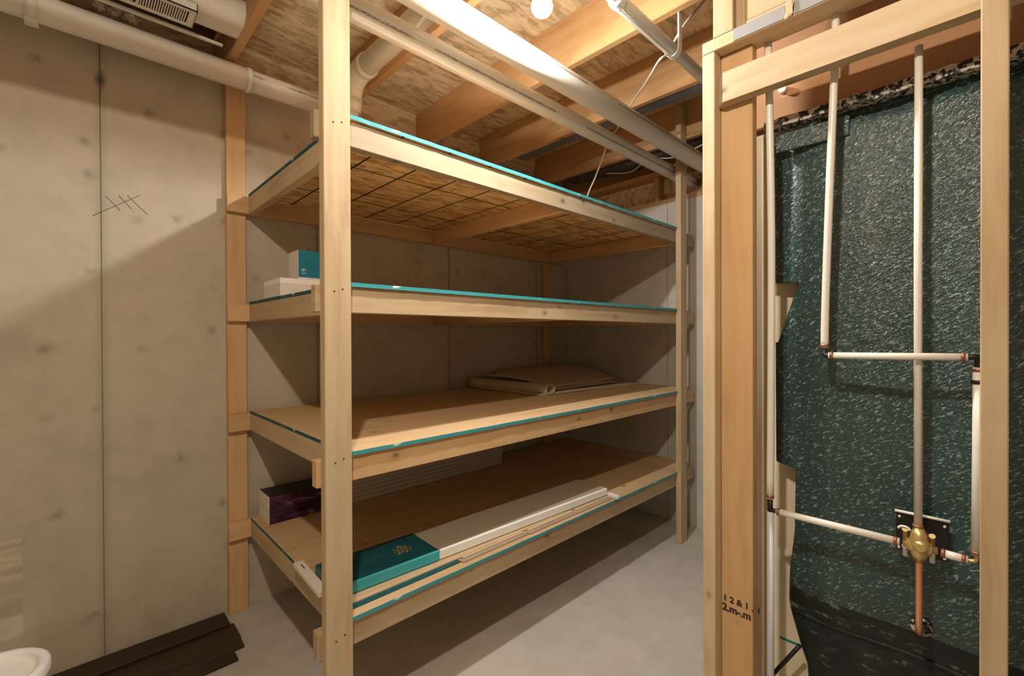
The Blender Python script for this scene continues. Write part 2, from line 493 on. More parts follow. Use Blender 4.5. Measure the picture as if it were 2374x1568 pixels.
# end wall, lower concrete with a wooden pony wall on it
bm = bmesh.new()
for a, b in ((-2.6, -0.2), (-0.2, 1.74), (1.74, YB)):
    bm_box(bm, XE, XE + 0.1, a + 0.002, b - 0.002, 0.0, 2.485, 0.0012)
bm_box(bm, XE + 0.008, XE + 0.2, -2.6, YB, 0.0, 2.484, 0, 1)
wr = struct(link('wall_right', bm_mesh(bm, 'wall_right'), ['wall_end', 'joint']))
board('sill_plate', XE + 0.01, XE + 0.15, -2.6, 2.958, 2.486, 2.524, 'orange', wr)
box('sheathing_board', XE + 0.10, XE + 0.115, -2.6, 2.958, 2.524, 2.715, 'osb_ceiling', wr)
for y in (2.55, 1.82, 1.44, 0.85):
    board('pony_stud', XE + 0.012, XE + 0.10, y, y + 0.038, 2.524, 2.715, 'orange', wr)
board('pony_top_plate', XE - 0.005, XE + 0.135, -2.6, 2.958, 2.716, 2.755, 'orange', wr)
box('dark_joist_end_board', XE + 0.16, XE + 0.19, -2.6, 2.958, 2.756, 3.089, 'orange_y', wr)
struct(box('wall_left', -2.12, -2.0, -2.6, 2.96, 0, 3.09, 'wall_back', bev=0))
struct(box('wall_front', -2.0, 3.6, -2.72, -2.6, 0, 3.09, 'wall_end', bev=0))
# ceiling: subfloor over joists, rim board at the back
bm = bmesh.new()
bm_box(bm, -2.0, 3.6, -2.6, 0.30, 3.092, 3.11)
bm_box(bm, -2.0, 3.6, 0.3035, 1.52, 3.09, 3.108)
bm_box(bm, -2.0, 3.6, 1.5235, 2.742, 3.0905, 3.109)
bm_box(bm, -2.0, 3.6, 2.7455, 2.99, 3.09, 3.108)
ce = struct(link('ceiling', bm_mesh(bm, 'ceiling'), 'osb_ceiling'))
box('rim_board', -2.0, 3.56, 2.93, 2.955, 2.822, 3.09, 'osb_ceiling', ce)
for x in (-1.89, -1.27, -0.65, -0.04, 0.562, 1.187, 1.839, 2.450, 3.112):
    board('joist', x, x + 0.038, -2.59, 2.928, 2.83, 3.09, 'orange', ce, 0.003)
box('bay_shade_panel', -0.001, 0.561, 0.9, 2.925, 3.07, 3.0898, 'bay_shade', ce, 0)  # added dark sheet, puts the shade of this joist bay into colour
board('joist_blocking', 2.489, 2.72, 2.55, 2.588, 2.832, 3.088, 'orange', ce)
struct(box('trim_1', -2.0, 3.4, 2.785, 2.925, 2.786, 2.826, 'orange_x'))
# the sill's yellow gasket squeezed out along the wall top
bm = bmesh.new()
n = 150
rows = []
for i in range(n + 1):
    x = -1.2 + 4.5 * i / n
    h = 0.013 + random.random() * 0.008
    o = random.random() * 0.008
    rows.append([bm.verts.new(p) for p in ((x, 2.766 - o, 2.7805), (x, 2.764 - o, 2.7805 + h * .6), (x, 2.776, 2.7805 + h), (x, 2.80, 2.7805))])
for a, b in zip(rows, rows[1:]):
    for j in range(4):
        bm.faces.new((a[j], a[(j + 1) % 4], b[(j + 1) % 4], b[j]))
bmesh.ops.recalc_face_normals(bm, faces=bm.faces[:])
struct(link('trim_2', bm_mesh(bm, 'trim_2'), 'foam'))

# ------------------------------------------------------------------ stud partition on the right
wp = bpy.data.objects.new('wall_partition', None)
COL.objects.link(wp)
wp.location = (1.42, 0.3, 0)
struct(wp)
board('bottom_plate', 1.42, 1.509, -1.6, 0.615, 0.0, 0.038, 'pine', wp)
board('stud', 1.42, 1.509, 0.577, 0.615, 0.038, 2.318, 'pale', wp)
board('stud', 1.465, 1.503, 0.484, 0.576, 0.038, 2.317, 'tan', wp)
board('stud', 1.585, 1.665, 0.4905, 0.526, 0.0, 2.085, 'pale', wp)
board('stud', 1.30, 1.389, -0.031, 0.008, 0.0, 2.83, 'pine', wp)
board('stud', 1.42, 1.509, -0.1605, -0.1225, 0.038, 2.318, 'pine', wp)
board('top_plate', 1.42, 1.509, -1.6, 0.615, 2.319, 2.357, 'pale', wp)
bm = bmesh.new()
q = [(1.424, 0.553), (1.452, 0.5765), (1.463, 0.5765), (1.463, -0.12), (1.424, -0.12)]
lo = [bm.verts.new((x - 1.424, y + .12, 0)) for x, y in q]
hi = [bm.verts.new((x - 1.424, y + .12, 0.089)) for x, y in q]
bm.faces.new(lo); bm.faces.new(list(reversed(hi)))
for i in range(5):
    bm.faces.new((lo[i], hi[i], hi[(i + 1) % 5], lo[(i + 1) % 5]))
bmesh.ops.recalc_face_normals(bm, faces=bm.faces[:])
link('blocking_board', bm_mesh(bm, 'blocking_board'), 'pale_y', wp, (1.424, -0.12, 2.155))
board('cripple_stud', 1.42, 1.495, 0.523, 0.582, 2.3575, 2.83, 'pale', wp)
board('blocking', 1.43, 1.50, 0.489, 0.522, 2.358, 2.56, 'pine', wp, 0.006)
board('header_board', 1.432, 1.47, -1.6, 0.4885, 2.372, 2.60, 'pale', wp)
board('second_plate', 1.428, 1.509, -1.6, 0.488, 2.3575, 2.371, 'pine', wp)
box('steel_nail_plate', 1.4175, 1.4198, 0.385, 0.521, 2.3215, 2.3565, 'grey_strip', wp, 0)
box('steel_nail_plate', 1.4175, 1.4198, -1.5, 0.362, 2.3215, 2.3565, 'grey_strip', wp, 0)
bm = bmesh.new()
bm_box(bm, 0, 0.006, 0, 0.019, 0, 0.046, 0.003)
for v in bm.verts: v.co += Vector((0, random.uniform(-.005, .005), random.uniform(-.004, .004)))
link('wood_chip', bm_mesh(bm, 'wood_chip'), 'pale_z', wp, (1.4135, 0.364, 2.318))
box('backing_board', 1.624, 1.642, -1.6, 0.535, 2.1255, 3.0, 'beam', wp, 0)
tube('pipe_stub', [(1.606, 0.445, 2.222), (1.624, 0.445, 2.222)], 0.012, 'pex', wp, 16)
# lumber grade stamp on the flat stud
text('grade_stamp', '1 2 & 1 . 1', 0.026, 'ink', wp, (1.4646, 0.571, 0.618), (PI / 2, 0, -PI / 2), off=0.0009)
text('grade_stamp', '2.m-.m', 0.030, 'ink', wp, (1.4646, 0.573, 0.588), (PI / 2, 0, -PI / 2), off=0.0012)

# ------------------------------------------------------------------ the storage shelf
sh = thing('storage_shelf', 'large pale lumber shelving unit with four teal-edged decks against the concrete wall', 'shelf', (1.85, 2.1, 0))
XL, XR = 0.576, 3.020
board('post', XL, XL + .089, 1.458, 1.496, 0, 2.829, 'pine', sh)
board('post', XL, XL + .089, 2.722, 2.7595, 0, 2.776, 'tan', sh)
board('post', XR, XR + .089, 1.458, 1.496, 0, 3.03, 'pine', sh)
board('post', XR, XR + .089, 2.722, 2.7595, 0, 2.776, 'tan', sh)
DECKS = (0.497, 1.059, 1.631, 2.196)
for i, z in enumerate(DECKS):
    zt = z - 0.014
    zb = zt - 0.089
    board('front_rail', 0.562, 3.302, 1.4962, 1.534, zb, zt, ('pine', 'tan', 'pine', 'grey')[i], sh)
    board('back_rail', 0.570, 3.305, 2.684, 2.7218, zb, zt, 'tan', sh)
    board('end_rail', 0.668, 0.706, 1.5342, 2.6838, zb, zt, 'pine', sh)
    board('cross_rail', 1.822, 1.860, 1.5342, 2.6838, zb, zt, 'tan', sh)
    board('end_rail', 3.066, 3.104, 1.5342, 2.6838, zb, zt, 'tan', sh)
    box('light_slit_blocker', 3.1065, 3.302, 1.5365, 2.684, zt + .0001, z - .0002, 'deck_top', sh, 0)  # added strip, stops a slit of light between deck end and wall
    # deck with its painted edge: slots top, underside, front edge, end edges
    bm = bmesh.new()
    nx = 60
    prof = []
    for j in range(nx + 1):
        x = 2.438 * j / nx
        prof.append((x, random.uniform(-0.0012, 0.0012)))
    T = 0.0138
    tv = [bm.verts.new((x, w, T)) for x, w in prof]
    bv = [bm.verts.new((x, w, 0)) for x, w in prof]
    tb = [bm.verts.new((x, 1.2, T)) for x, w in prof]
    bb = [bm.verts.new((x, 1.2, 0)) for x, w in prof]
    for j in range(nx):
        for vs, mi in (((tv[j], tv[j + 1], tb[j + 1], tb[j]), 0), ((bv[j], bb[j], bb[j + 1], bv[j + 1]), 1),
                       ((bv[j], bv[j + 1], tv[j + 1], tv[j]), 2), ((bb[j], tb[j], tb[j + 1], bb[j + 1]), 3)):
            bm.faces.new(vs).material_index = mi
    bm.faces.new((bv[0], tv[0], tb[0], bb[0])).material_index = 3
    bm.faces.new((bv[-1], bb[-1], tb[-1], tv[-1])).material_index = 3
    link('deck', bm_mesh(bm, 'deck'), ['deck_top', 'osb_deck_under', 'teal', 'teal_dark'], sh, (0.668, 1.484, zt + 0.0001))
# nail heads on the near post
for zc in (1.585, 1.03, 0.45, 2.13):
    for dx in (0.032, 0.060):
        tube('nail', [(XL + dx, 1.4566, zc + dx * .3), (XL + dx, 1.4582, zc + dx * .3)], 0.0026, 'nail', sh, 8)

# ------------------------------------------------------------------ drain and loose pipes
dp = thing('drain_pipe', 'white plastic drain pipe running along the top of the back wall', 'pipe', (0.6, 2.605, 2.753))
tube('pipe_run', [(-1.9, 2.605, 2.753), (0.66, 2.605, 2.753)], 0.055, 'pvc', dp, 36)
tube('pipe_run', [(0.64, 2.605, 2.753), (0.99, 2.605, 2.753)], 0.052, 'pvc_print_b', dp, 36)
hollow('pipe_coupling', (0.638, 2.605, 2.753), (0.660, 2.605, 2.753), 0.0595, 0.006, 'pvc', dp, 36)
hollow('pipe_clamp', (-0.13, 2.605, 2.753), (-0.09, 2.605, 2.753), 0.0575, 0.004, 'pvc', dp, 36)
box('clamp_tab', -0.13, -0.09, 2.58, 2.63, 2.683, 2.70, 'pvc', dp)

bp = thing('branch_drain_pipe', 'white branch drain pipe with elbow fittings beyond the near post', 'pipe', (1.029, 1.9, 2.753))
PX, PZ = 1.029, 2.753
tube('pipe_run', [(PX, 1.12, PZ), (PX, 2.10, PZ)], 0.0476, 'pvc', bp, 32)
hollow('fitting_collar', (PX, 1.42, PZ), (PX, 1.52, PZ), 0.054, 0.0062, 'pvc', bp, 32)
hollow('fitting_collar', (PX, 2.055, PZ), (PX, 2.095, PZ), 0.0555, 0.0075, 'pvc', bp, 32)
tube('elbow', smooth_path([(PX, 2.085, PZ), (PX, 2.16, PZ - .004), (PX, 2.222, PZ - .035), (PX, 2.255, PZ - .09)], 5), 0.0525, 'pvc', bp, 32)
hollow('pipe_hub', (PX, 2.252, PZ - .085), (PX, 2.270, PZ - .145), 0.058, 0.0062, 'pvc', bp, 32)
tube('pipe_run', [(PX, 2.255, PZ - .09), (PX, 2.278, PZ - .17), (PX, 2.282, 2.1975)], 0.0476, 'pvc', bp, 32)
hollow('pipe_hub', (PX, 2.280, PZ - .185), (PX, 2.281, PZ - .245), 0.0545, 0.0062, 'pvc', bp, 32)

o = hollow('loose_pipe', (-1.5, 1.362, 2.634), (3.30, 1.362, 2.634), 0.053, 0.005, 'pvc_print_b')
tag(o, 'thick white plastic pipe crossing in front of the far right post', 'pipe')
o = hollow('loose_pipe', (-1.5, 1.551, 2.606), (3.50, 1.551, 2.606), 0.0445, 0.005, 'pvc_print_a')
tag(o, 'thinner white plastic pipe with black print, passing behind both front posts', 'pipe')

vp = thing('vent_pipe', 'thin white pipe hung from ceiling joists by white hook hangers', 'pipe', (1.8, 0.944, 2.687))
tube('pipe_run', [(0.3, 0.944, 2.687), (2.62, 0.944, 2.687)], 0.024, 'pvc', vp, 28)
def hook(x, top):
    pts = [(x, 0.944 + 0.029 * math.cos(a), 2.687 + 0.029 * math.sin(a)) for a in [PI + PI * t / 14 for t in range(15)]]
    pts = [(x, 0.944 - 0.029, top)] + pts if False else pts
    path = list(reversed(pts)) if False else pts
    # open J: far side short, near side rises to the joist
    near = (x, 0.944 - 0.029, top)
    full = [near] + pts + [(x, 0.944 + 0.029, 2.70)]
    bm = bmesh.new()
    P = [Vector(p) - Vector((x, 0.944, 2.687)) for p in full]
    ring = []
    for i, p in enumerate(P):
        a = P[max(i - 1, 0)]; b = P[min(i + 1, len(P) - 1)]
        t = (b - a).normalized(); nrm = Vector((1, 0, 0)).cross(t)
        ring.append([bm.verts.new(p + Vector((sx * 0.014, 0, 0)) + nrm * sn * 0.0032) for sx, sn in ((-1, -1), (1, -1), (1, 1), (-1, 1))])
    for a, b in zip(ring, ring[1:]):
        for j in range(4): bm.faces.new((a[j], a[(j + 1) % 4], b[(j + 1) % 4], b[j]))
    bm.faces.new(ring[0]); bm.faces.new(list(reversed(ring[-1])))
    bmesh.ops.recalc_face_normals(bm, faces=bm.faces[:])
    return link('pipe_hanger', bm_mesh(bm, 'pipe_hanger'), 'white_plastic', vp, (x, 0.944, 2.687))
hook(1.889, 2.90)
hook(1.455, 2.80)
box('hanger_strip', 1.46, 1.88, 0.946, 0.958, 2.6575, 2.6615, 'white_plastic', vp, 0)

# rope from the hanger, over the thick pipe and down to the top deck
pts = [(2.13, 0.80, 3.085), (2.03, 0.875, 2.93), (1.93, 0.918, 2.80), (1.862, 0.955, 2.672), (1.819, 0.972, 2.6285), (1.952, 1.08, 2.673), (2.096, 1.20, 2.721), (2.206, 1.31, 2.746), (2.275, 1.40, 2.738),
       (2.335, 1.50, 2.692), (2.399, 1.62, 2.658), (2.455, 1.71, 2.58), (2.50, 1.80, 2.49), (2.527, 1.88, 2.40), (2.56, 1.95, 2.26), (2.59, 2.02, 2.2015), (2.66, 2.10, 2.2015)]
pp = smooth_path(pts, 10)
tag(tube('rope', pp, 0.0052, 'rope', None, 8), 'thin white rope slung from the hanger down to the top deck', 'rope')

# duct with its register in the left joist bay
dt = thing('air_duct', 'white sheet metal duct with a slotted register between the left ceiling joists', 'duct', (0.25, 2.36, 2.84))
bm = bmesh.new()
bm_box(bm, -0.001, 0.561, 2.27, 2.462, 2.835, 2.955)
es = [e for e in bm.edges if abs(e.verts[0].co.x - e.verts[1].co.x) > .1]
bmesh.ops.bevel(bm, geom=es, offset=0.055, segments=6, affect='EDGES', profile=0.5)
for v in bm.verts: v.co -= Vector((0, 2.27, 2.835))
link('duct_body', bm_mesh(bm, 'duct_body'), 'white_metal', dt, (0, 2.27, 2.835), smooth=False)
bm = bmesh.new()
X0, X1, Y0, Y1 = 0.02, 0.384, 2.282, 2.412
for (a, b, c, d) in ((X0, X1, Y0, Y0 + .018), (X0, X1, Y1 - .018, Y1), (X0, X0 + .026, Y0 + .018, Y1 - .018), (X1 - .026, X1, Y0 + .018, Y1 - .018), (0.19, 0.20, Y0 + .018, Y1 - .018)):
    bm_box(bm, a, b, c, d, 2.80, 2.808, 0.001)
bm_box(bm, X0, X1, Y0, Y0 + 0.003, 2.80, 2.834)
bm_box(bm, X1 - .003, X1, Y0, Y1, 2.80, 2.834)
for v in bm.verts: v.co -= Vector((X0, Y0, 2.80))
reg = link('register_frame', bm_mesh(bm, 'register_frame'), 'white_metal', dt, (X0, Y0, 2.80))
bm = bmesh.new()
x = X0 + .03
while x < X1 - .03:
    if not 0.186 < x < 0.202:
        bm_box(bm, x - X0, x - X0 + .0045, .018, Y1 - Y0 - .018, 0.001, 0.010)
    x += 0.0085
s_ = link('register_slats', bm_mesh(bm, 'register_slats'), 'white_metal', reg, (X0, Y0, 2.80))
s_['kind'] = 'stuff'
box('register_throat', X0 + .02, X1 - .02, Y0 + .014, Y1 - .014, 2.812, 2.834, 'dark', reg, 0)
tube('duct_screw', [(0.553, 2.30, 2.868), (0.5535, 2.296, 2.866)], 0.004, 'nail', dt, 8)
o = box('hanger_rail', -0.03, 0.515, 2.478, 2.498, 2.812, 2.820, 'white_metal')
tag(o, 'thin white metal rail below the duct in the left joist bay', 'rail')
# tuft of insulation pushed in the bay over the pipe
bm = bmesh.new()
for k_ in range(9):
    c = Vector((0.14 + random.uniform(-.07, .09), 2.60 + random.uniform(-.02, .02), 2.846 + random.uniform(0, .012)))
    r = bmesh.ops.create_icosphere(bm, subdivisions=2, radius=random.uniform(.014, .026))
    for v in r['verts']:
        v.co = c + v.co * random.uniform(.65, 1.25)
tag(link('insulation_scrap', bm_mesh(bm, 'insulation_scrap'), 'insul'), 'torn pale insulation scrap lying on the drain pipe near the register', 'insulation')

# metal panning and wrapped duct in the far right bays
o = box('sheet_metal_strip', 2.491, 2.585, -1.2, 2.54, 2.833, 2.852, 'grey_metal', bev=0.004)
tag(o, 'dull grey sheet metal strip beside the joist above the shelf', 'sheet metal')
fd = thing('flexible_duct', 'dark wrapped flexible duct stuffed into the last joist bay', 'duct', (3.3, 1.95, 2.92))
pth = smooth_path([(3.27, 1.2, 2.93), (3.28, 1.6, 2.91), (3.31, 1.95, 2.88), (3.28, 2.3, 2.90), (3.29, 2.62, 2.92)], 14)
rad = [0.088 + 0.006 * math.sin(i * 1.3) for i in range(len(pth))]
tube('duct_wrap', pth, rad, 'duct_dark', fd, 20)
tube('wire', smooth_path([(3.19, 1.3, 2.80), (3.24, 1.6, 2.775), (3.20, 1.8, 2.80), (3.27, 2.0, 2.775), (3.22, 2.2, 2.80)], 8), 0.005, 'white_plastic', fd, 8)

# ------------------------------------------------------------------ lamps
def lamp(label, B, top):
    x, y, z = B['pos']
    t = thing('ceiling_lamp', label, 'lamp', (x, y, top))
    t['group'] = 'bare bulb lampholders'
    em = bpy.data.materials.new('lit_bulb')
    em.use_nodes = True
    nt = em.node_tree
    nt.nodes.remove(nt.nodes['Principled BSDF'])
    e = nt.nodes.new('ShaderNodeEmission')
    e.inputs[0].default_value = (*B['color'], 1)
    e.inputs[1].default_value = B['strength']
    nt.links.new(e.outputs[0], nt.nodes['Material Output'].inputs[0])
    bm = bmesh.new()
    prof = [(0.0, -0.030), (0.012, -0.0275), (0.022, -0.0205), (0.0285, -0.009), (0.030, 0.002), (0.027, 0.015), (0.020, 0.028), (0.015, 0.040), (0.0135, 0.048), (0.0, 0.048)]
    prof = [(r * 1.33, h * 1.33) for r, h in prof]
    seg = 24
    rings = [[bm.verts.new((r * math.cos(2 * PI * k / seg), r * math.sin(2 * PI * k / seg), h)) for k in range(seg)] for r, h in prof[1:-1]]
    b0 = bm.verts.new((0, 0, prof[0][1])); b1 = bm.verts.new((0, 0, prof[-1][1]))
    for a, b in zip(rings, rings[1:]):
        for k in range(seg): bm.faces.new((a[k], a[(k + 1) % seg], b[(k + 1) % seg], b[k]))
    for k in range(seg):
        bm.faces.new((b0, rings[0][(k + 1) % seg], rings[0][k]))
        bm.faces.new((b1, rings[-1][k], rings[-1][(k + 1) % seg]))
    bmesh.ops.recalc_face_normals(bm, faces=bm.faces[:])
    bmesh.ops.bisect_plane(bm, geom=bm.verts[:] + bm.edges[:] + bm.faces[:], plane_co=(0, 0, -0.004), plane_no=(0, 0, 1))
    for f in bm.faces: f.material_index = 1 if f.calc_center_median().z > -0.004 else 0
    link('bulb', bm_mesh(bm, 'bulb'), [em, 'white_plastic'], t, (x, y, z), smooth=True)
    zt = z + 0.064
    tube('screw_base', [(x, y, zt - 0.002), (x, y, zt + 0.02)], 0.0132, 'grey_metal', t, 20)
    tube('lampholder', [(x, y, zt + .015), (x, y, zt + .035), (x, y, zt + .06), (x, y, top - .012), (x, y, top - .0002)], [0.020, 0.026, 0.029, 0.054, 0.056], 'white_plastic', t, 28)
lamp('bare lit bulb in a white lampholder under the joist in front of the shelf', BULB_FRONT, 2.8298)
lamp('bare lit bulb under the left joist, out of the picture above the viewer', BULB_NEAR, 2.8298)

# ------------------------------------------------------------------ shower surround seen from behind
sw = thing('shower_surround', 'dark green rough-backed fibreglass shower wall behind the studs', 'shower', (1.6, 0.2, 0))
ZT = 2.112
EDGE = [(0.0, 0.36), (0.33, 0.375), (0.42, 0.383), (0.475, 0.404), (0.565, 0.432), (0.60, 0.434), (0.70, 0.425), (0.83, 0.411), (1.03, 0.407), (1.04, 0.466), (1.424, 0.4665), (1.425, 0.459), (1.60, 0.401), (1.612, 0.402), (1.615, 0.481), (1.645, 0.482), (ZT, 0.482)]
def y_edge(z):
    for (a, ya), (b, yb) in zip(EDGE, EDGE[1:]):
        if a <= z <= b: return ya + (yb - ya) * (z - a) / (b - a)
    return EDGE[-1][1]
def xs(y, z):
    x = 1.60
    x -= 0.0030 * math.exp(-((y - 0.236) / 0.006) ** 2) * min(1, max(0, (1.95 - z) * 8))
    if y > 0.33: x += (y - 0.33) * 0.24
    if y < 0.02: x += (0.02 - y) * 0.06
    x += 0.012 * (0.5 - 0.5 * math.cos(PI * min(1, max(0, (0.30 - y) / 0.3)) * 2)) * 0.6
    if z < 0.70: x += min(0.70 - z, 0.13) * 0.25
    if z < 0.575: x += (0.575 - z) * 0.02
    if z > 2.062: x += 0.030 * min(1, (z - 2.062) / 0.008)
    x += 0.004 * math.sin(z * 5.1 + 0.6) * math.sin(y * 9.0 + 1.0)
    return x
zs = sorted(set([round(ZT * i / 110, 4) for i in range(111)] + [e[0] for e in EDGE]))
NY = 60
bm = bmesh.new()
fr, bk = [], []
for z in zs:
    ye = y_edge(z)
    r1, r2 = [], []
    for j in range(NY + 1):
        t = j / NY
        y = ye + (-0.75 - ye) * t
        x = xs(y, z) + random.uniform(-.0006, .0006)
        r1.append(bm.verts.new((x - 1.6, y, z)))
        r2.append(bm.verts.new((x - 1.6 + 0.012, y + (0.006 if j == 0 else 0), z)))
    fr.append(r1); bk.append(r2)
for i in range(len(zs) - 1):
    mi = 1 if zs[i] < 0.635 else 0
    for j in range(NY):
        f = bm.faces.new((fr[i][j], fr[i + 1][j], fr[i + 1][j + 1], fr[i][j + 1])); f.smooth = True; f.material_index = mi
        bm.faces.new((bk[i][j], bk[i][j + 1], bk[i + 1][j + 1], bk[i + 1][j])).material_index = mi
    bm.faces.new((fr[i][0], bk[i][0], bk[i + 1][0], fr[i + 1][0])).material_index = 2
for j in range(NY):
    bm.faces.new((fr[-1][j], bk[-1][j], bk[-1][j + 1], fr[-1][j + 1]))
    bm.faces.new((fr[0][j], fr[0][j + 1], bk[0][j + 1], bk[0][j]))
link('wall_panel', bm_mesh(bm, 'wall_panel'), ['fibre', 'fibre_scuff', 'black_plastic'], sw, (1.6, 0, 0))
# rough nailing flange along the top
bm = bmesh.new()
n = 90
ring = []
for i in range(n + 1):
    y = 0.4885 - 1.24 * i / n
    dz = random.uniform(-.003, .003)
    ring.append([bm.verts.new(p) for p in ((1.580, y, 2.094 + dz), (1.578, y, 2.119 + dz), (1.6235, y, 2.1215 + dz), (1.6235, y, 2.094))])
for a, b in zip(ring, ring[1:]):
    for j in range(4): bm.faces.new((a[j], a[(j + 1) % 4], b[(j + 1) % 4], b[j]))
bm.faces.new(ring[0]); bm.faces.new(list(reversed(ring[-1])))
bmesh.ops.recalc_face_normals(bm, faces=bm.faces[:])
for v in bm.verts: v.co -= Vector((1.6, 0, 0))
link('top_flange', bm_mesh(bm, 'top_flange'), 'speckle', sw, (1.6, 0, 0))
box('backing_plate', 1.5935, 1.604, 0.270, 0.458, 2.018, 2.075, 'fibre', sw, 0.002)
tube('brace_strap', [(1.612, 0.397, 0.488), (1.612, 0.480, 0.345)], 0.006, 'black_plastic', sw, 8)
tube('tub_ledge', [(xs(y, 0.574) - 0.001, y, 0.574 + 0.004 * math.sin(y * 11)) for y in [0.428 - 0.04 * i for i in range(29)]], 0.006, 'fibre_scuff', sw, 8)
# pale ring round the spout hole
pts = [(1.596, 0.1165 + 0.0175 * math.cos(a), 0.682 + 0.0185 * math.sin(a)) for a in [2 * PI * t / 24 for t in range(24)]]
tube('spout_hole_ring', pts, 0.0050, 'speckle', sw, 8, False, True)

cb = thing('cream_board', 'cream board behind the torn left edge of the dark shower wall', 'board', (1.645, 0.43, 0))
bm = bmesh.new()
poly = [(0.375, 0.0), (0.50, 0.0), (0.50, 1.66), (0.36, 1.66), (0.36, 0.5)]
a = [bm.verts.new((0, y - .43, z)) for y, z in poly]; b = [bm.verts.new((0.012, y - .43, z)) for y, z in poly]
bm.faces.new(a); bm.faces.new(list(reversed(b)))
for i in range(len(poly)): bm.faces.new((a[i], b[i], b[(i + 1) % len(poly)], a[(i + 1) % len(poly)]))
bmesh.ops.recalc_face_normals(bm, faces=bm.faces[:])
link('board_sheet', bm_mesh(bm, 'board_sheet'), 'cream', cb, (1.692, 0.43, 0))
box('marker_line', 1.6905, 1.692, 0.38, 0.475, 0.437, 0.444, 'teal_mark', cb, 0)

# ------------------------------------------------------------------ shower plumbing
pl = thing('shower_plumbing', 'white plastic water pipes joined to a brass shower valve in front of the dark panel', 'plumbing', (1.5, 0.2, 0.92))
def ring(p, d, r=0.0108, L=0.0075, mat='crimp', par=None):
    p = Vector(p); d = Vector(d).normalized()
    return tube('crimp_ring', [p - d * L / 2, p + d * L / 2], r, mat, par or pl, 18)
def pex(pts, mat='pex', r=0.008, rings=()):
    q = tube('water_pipe', pts, r, mat, pl, 18)
    for p, d in rings: ring(p, d, par=q)
    return q
XP = 1.50
pex(smooth_path([(XP, 0.447, 0.958), (XP, 0.4445, 1.3), (XP, 0.443, 1.7), (XP, 0.447, 2.05), (XP, 0.452, 2.318)], 6), 'pex', 0.0102, [((XP, 0.447, 0.966), (0, 0, 1))])
pex([(XP, 0.4465, 0.038), (XP, 0.446, 0.92)], 'pex_pale', 0.0098)
pex(smooth_path([(XP, 0.310, 1.412), (XP, 0.3075, 1.55), (XP, 0.297, 1.894), (XP, 0.288, 2.15), (XP, 0.284, 2.318)], 6), 'pex', 0.0095, [((XP, 0.310, 1.418), (0, 0, 1))])
pex([(XP + .004, 0.1155, 0.968), (XP + .004, 0.1165, 1.6), (XP + .004, 0.1155, 2.158)], 'pex', 0.0082, [((XP + .004, 0.1155, 0.974), (0, 0, 1))])
pex([(XP - .016, 0.297, 1.392), (XP - .016, 0.028, 1.396)], 'pex', 0.0088, [((XP - .016, 0.290, 1.392), (0, 1, 0)), ((XP - .016, 0.036, 1.396), (0, 1, 0))])
pex([(XP, 0.0115, 1.372), (XP, 0.0125, 1.15), (XP, 0.014, 0.938)], 'pex', 0.0098, [((XP, 0.0115, 1.366), (0, 0, 1)), ((XP, 0.014, 0.944), (0, 0, 1))])
pex([(XP, 0.430, 0.925), (XP, 0.150, 0.925)], 'pex', 0.0094, [((XP, 0.424, 0.925), (0, 1, 0)), ((XP, 0.158, 0.925), (0, 1, 0))])
pex([(XP, 0.074, 0.9235), (XP, 0.028, 0.922)], 'pex', 0.0094, [((XP, 0.070, 0.9235), (0, 1, 0)), ((XP, 0.035, 0.922), (0, 1, 0))])
# dark fittings at the corners
def fitting(pts, r=0.0068, mat='black_plastic'):
    return tube('elbow_fitting', pts, r, mat, pl, 14)
fitting([(XP, 0.447, 0.958), (XP, 0.447, 0.925), (XP, 0.447, 0.90)])
fitting([(XP, 0.447, 0.925), (XP, 0.428, 0.925)])
fitting(smooth_path([(XP, 0.310, 1.414), (XP - .004, 0.309, 1.398), (XP - .014, 0.302, 1.392), (XP - .016, 0.295, 1.392)], 4))
fitting(smooth_path([(XP - .016, 0.032, 1.396), (XP - .014, 0.016, 1.396), (XP - .003, 0.0115, 1.388), (XP, 0.0115, 1.370)], 4))
fitting(smooth_path([(XP, 0.030, 0.922), (XP, 0.018, 0.923), (XP, 0.0140, 0.930), (XP, 0.0140, 0.940)], 4), 0.0045, 'brass')
hollow('pipe_collar', (XP, 0.0117, 1.335), (XP, 0.0117, 1.343), 0.0125, 0.004, 'black_plastic', pl, 20)
# mounting plate
mp_ = box('mounting_plate', 1.556, 1.562, 0.062, 0.163, 0.884, 0.984, 'black_plastic', pl, 0.001)
tube('plate_lip', [(1.553, 0.165, 0.987), (1.553, 0.060, 0.9865)], 0.0036, 'white_plastic', mp_, 10)
for y, z in ((0.156, 0.974), (0.070, 0.972), (0.157, 0.893), (0.070, 0.892)):
    tube('screw', [(1.5555, y, z), (1.551, y, z)], 0.0030, 'white_metal', mp_, 10)
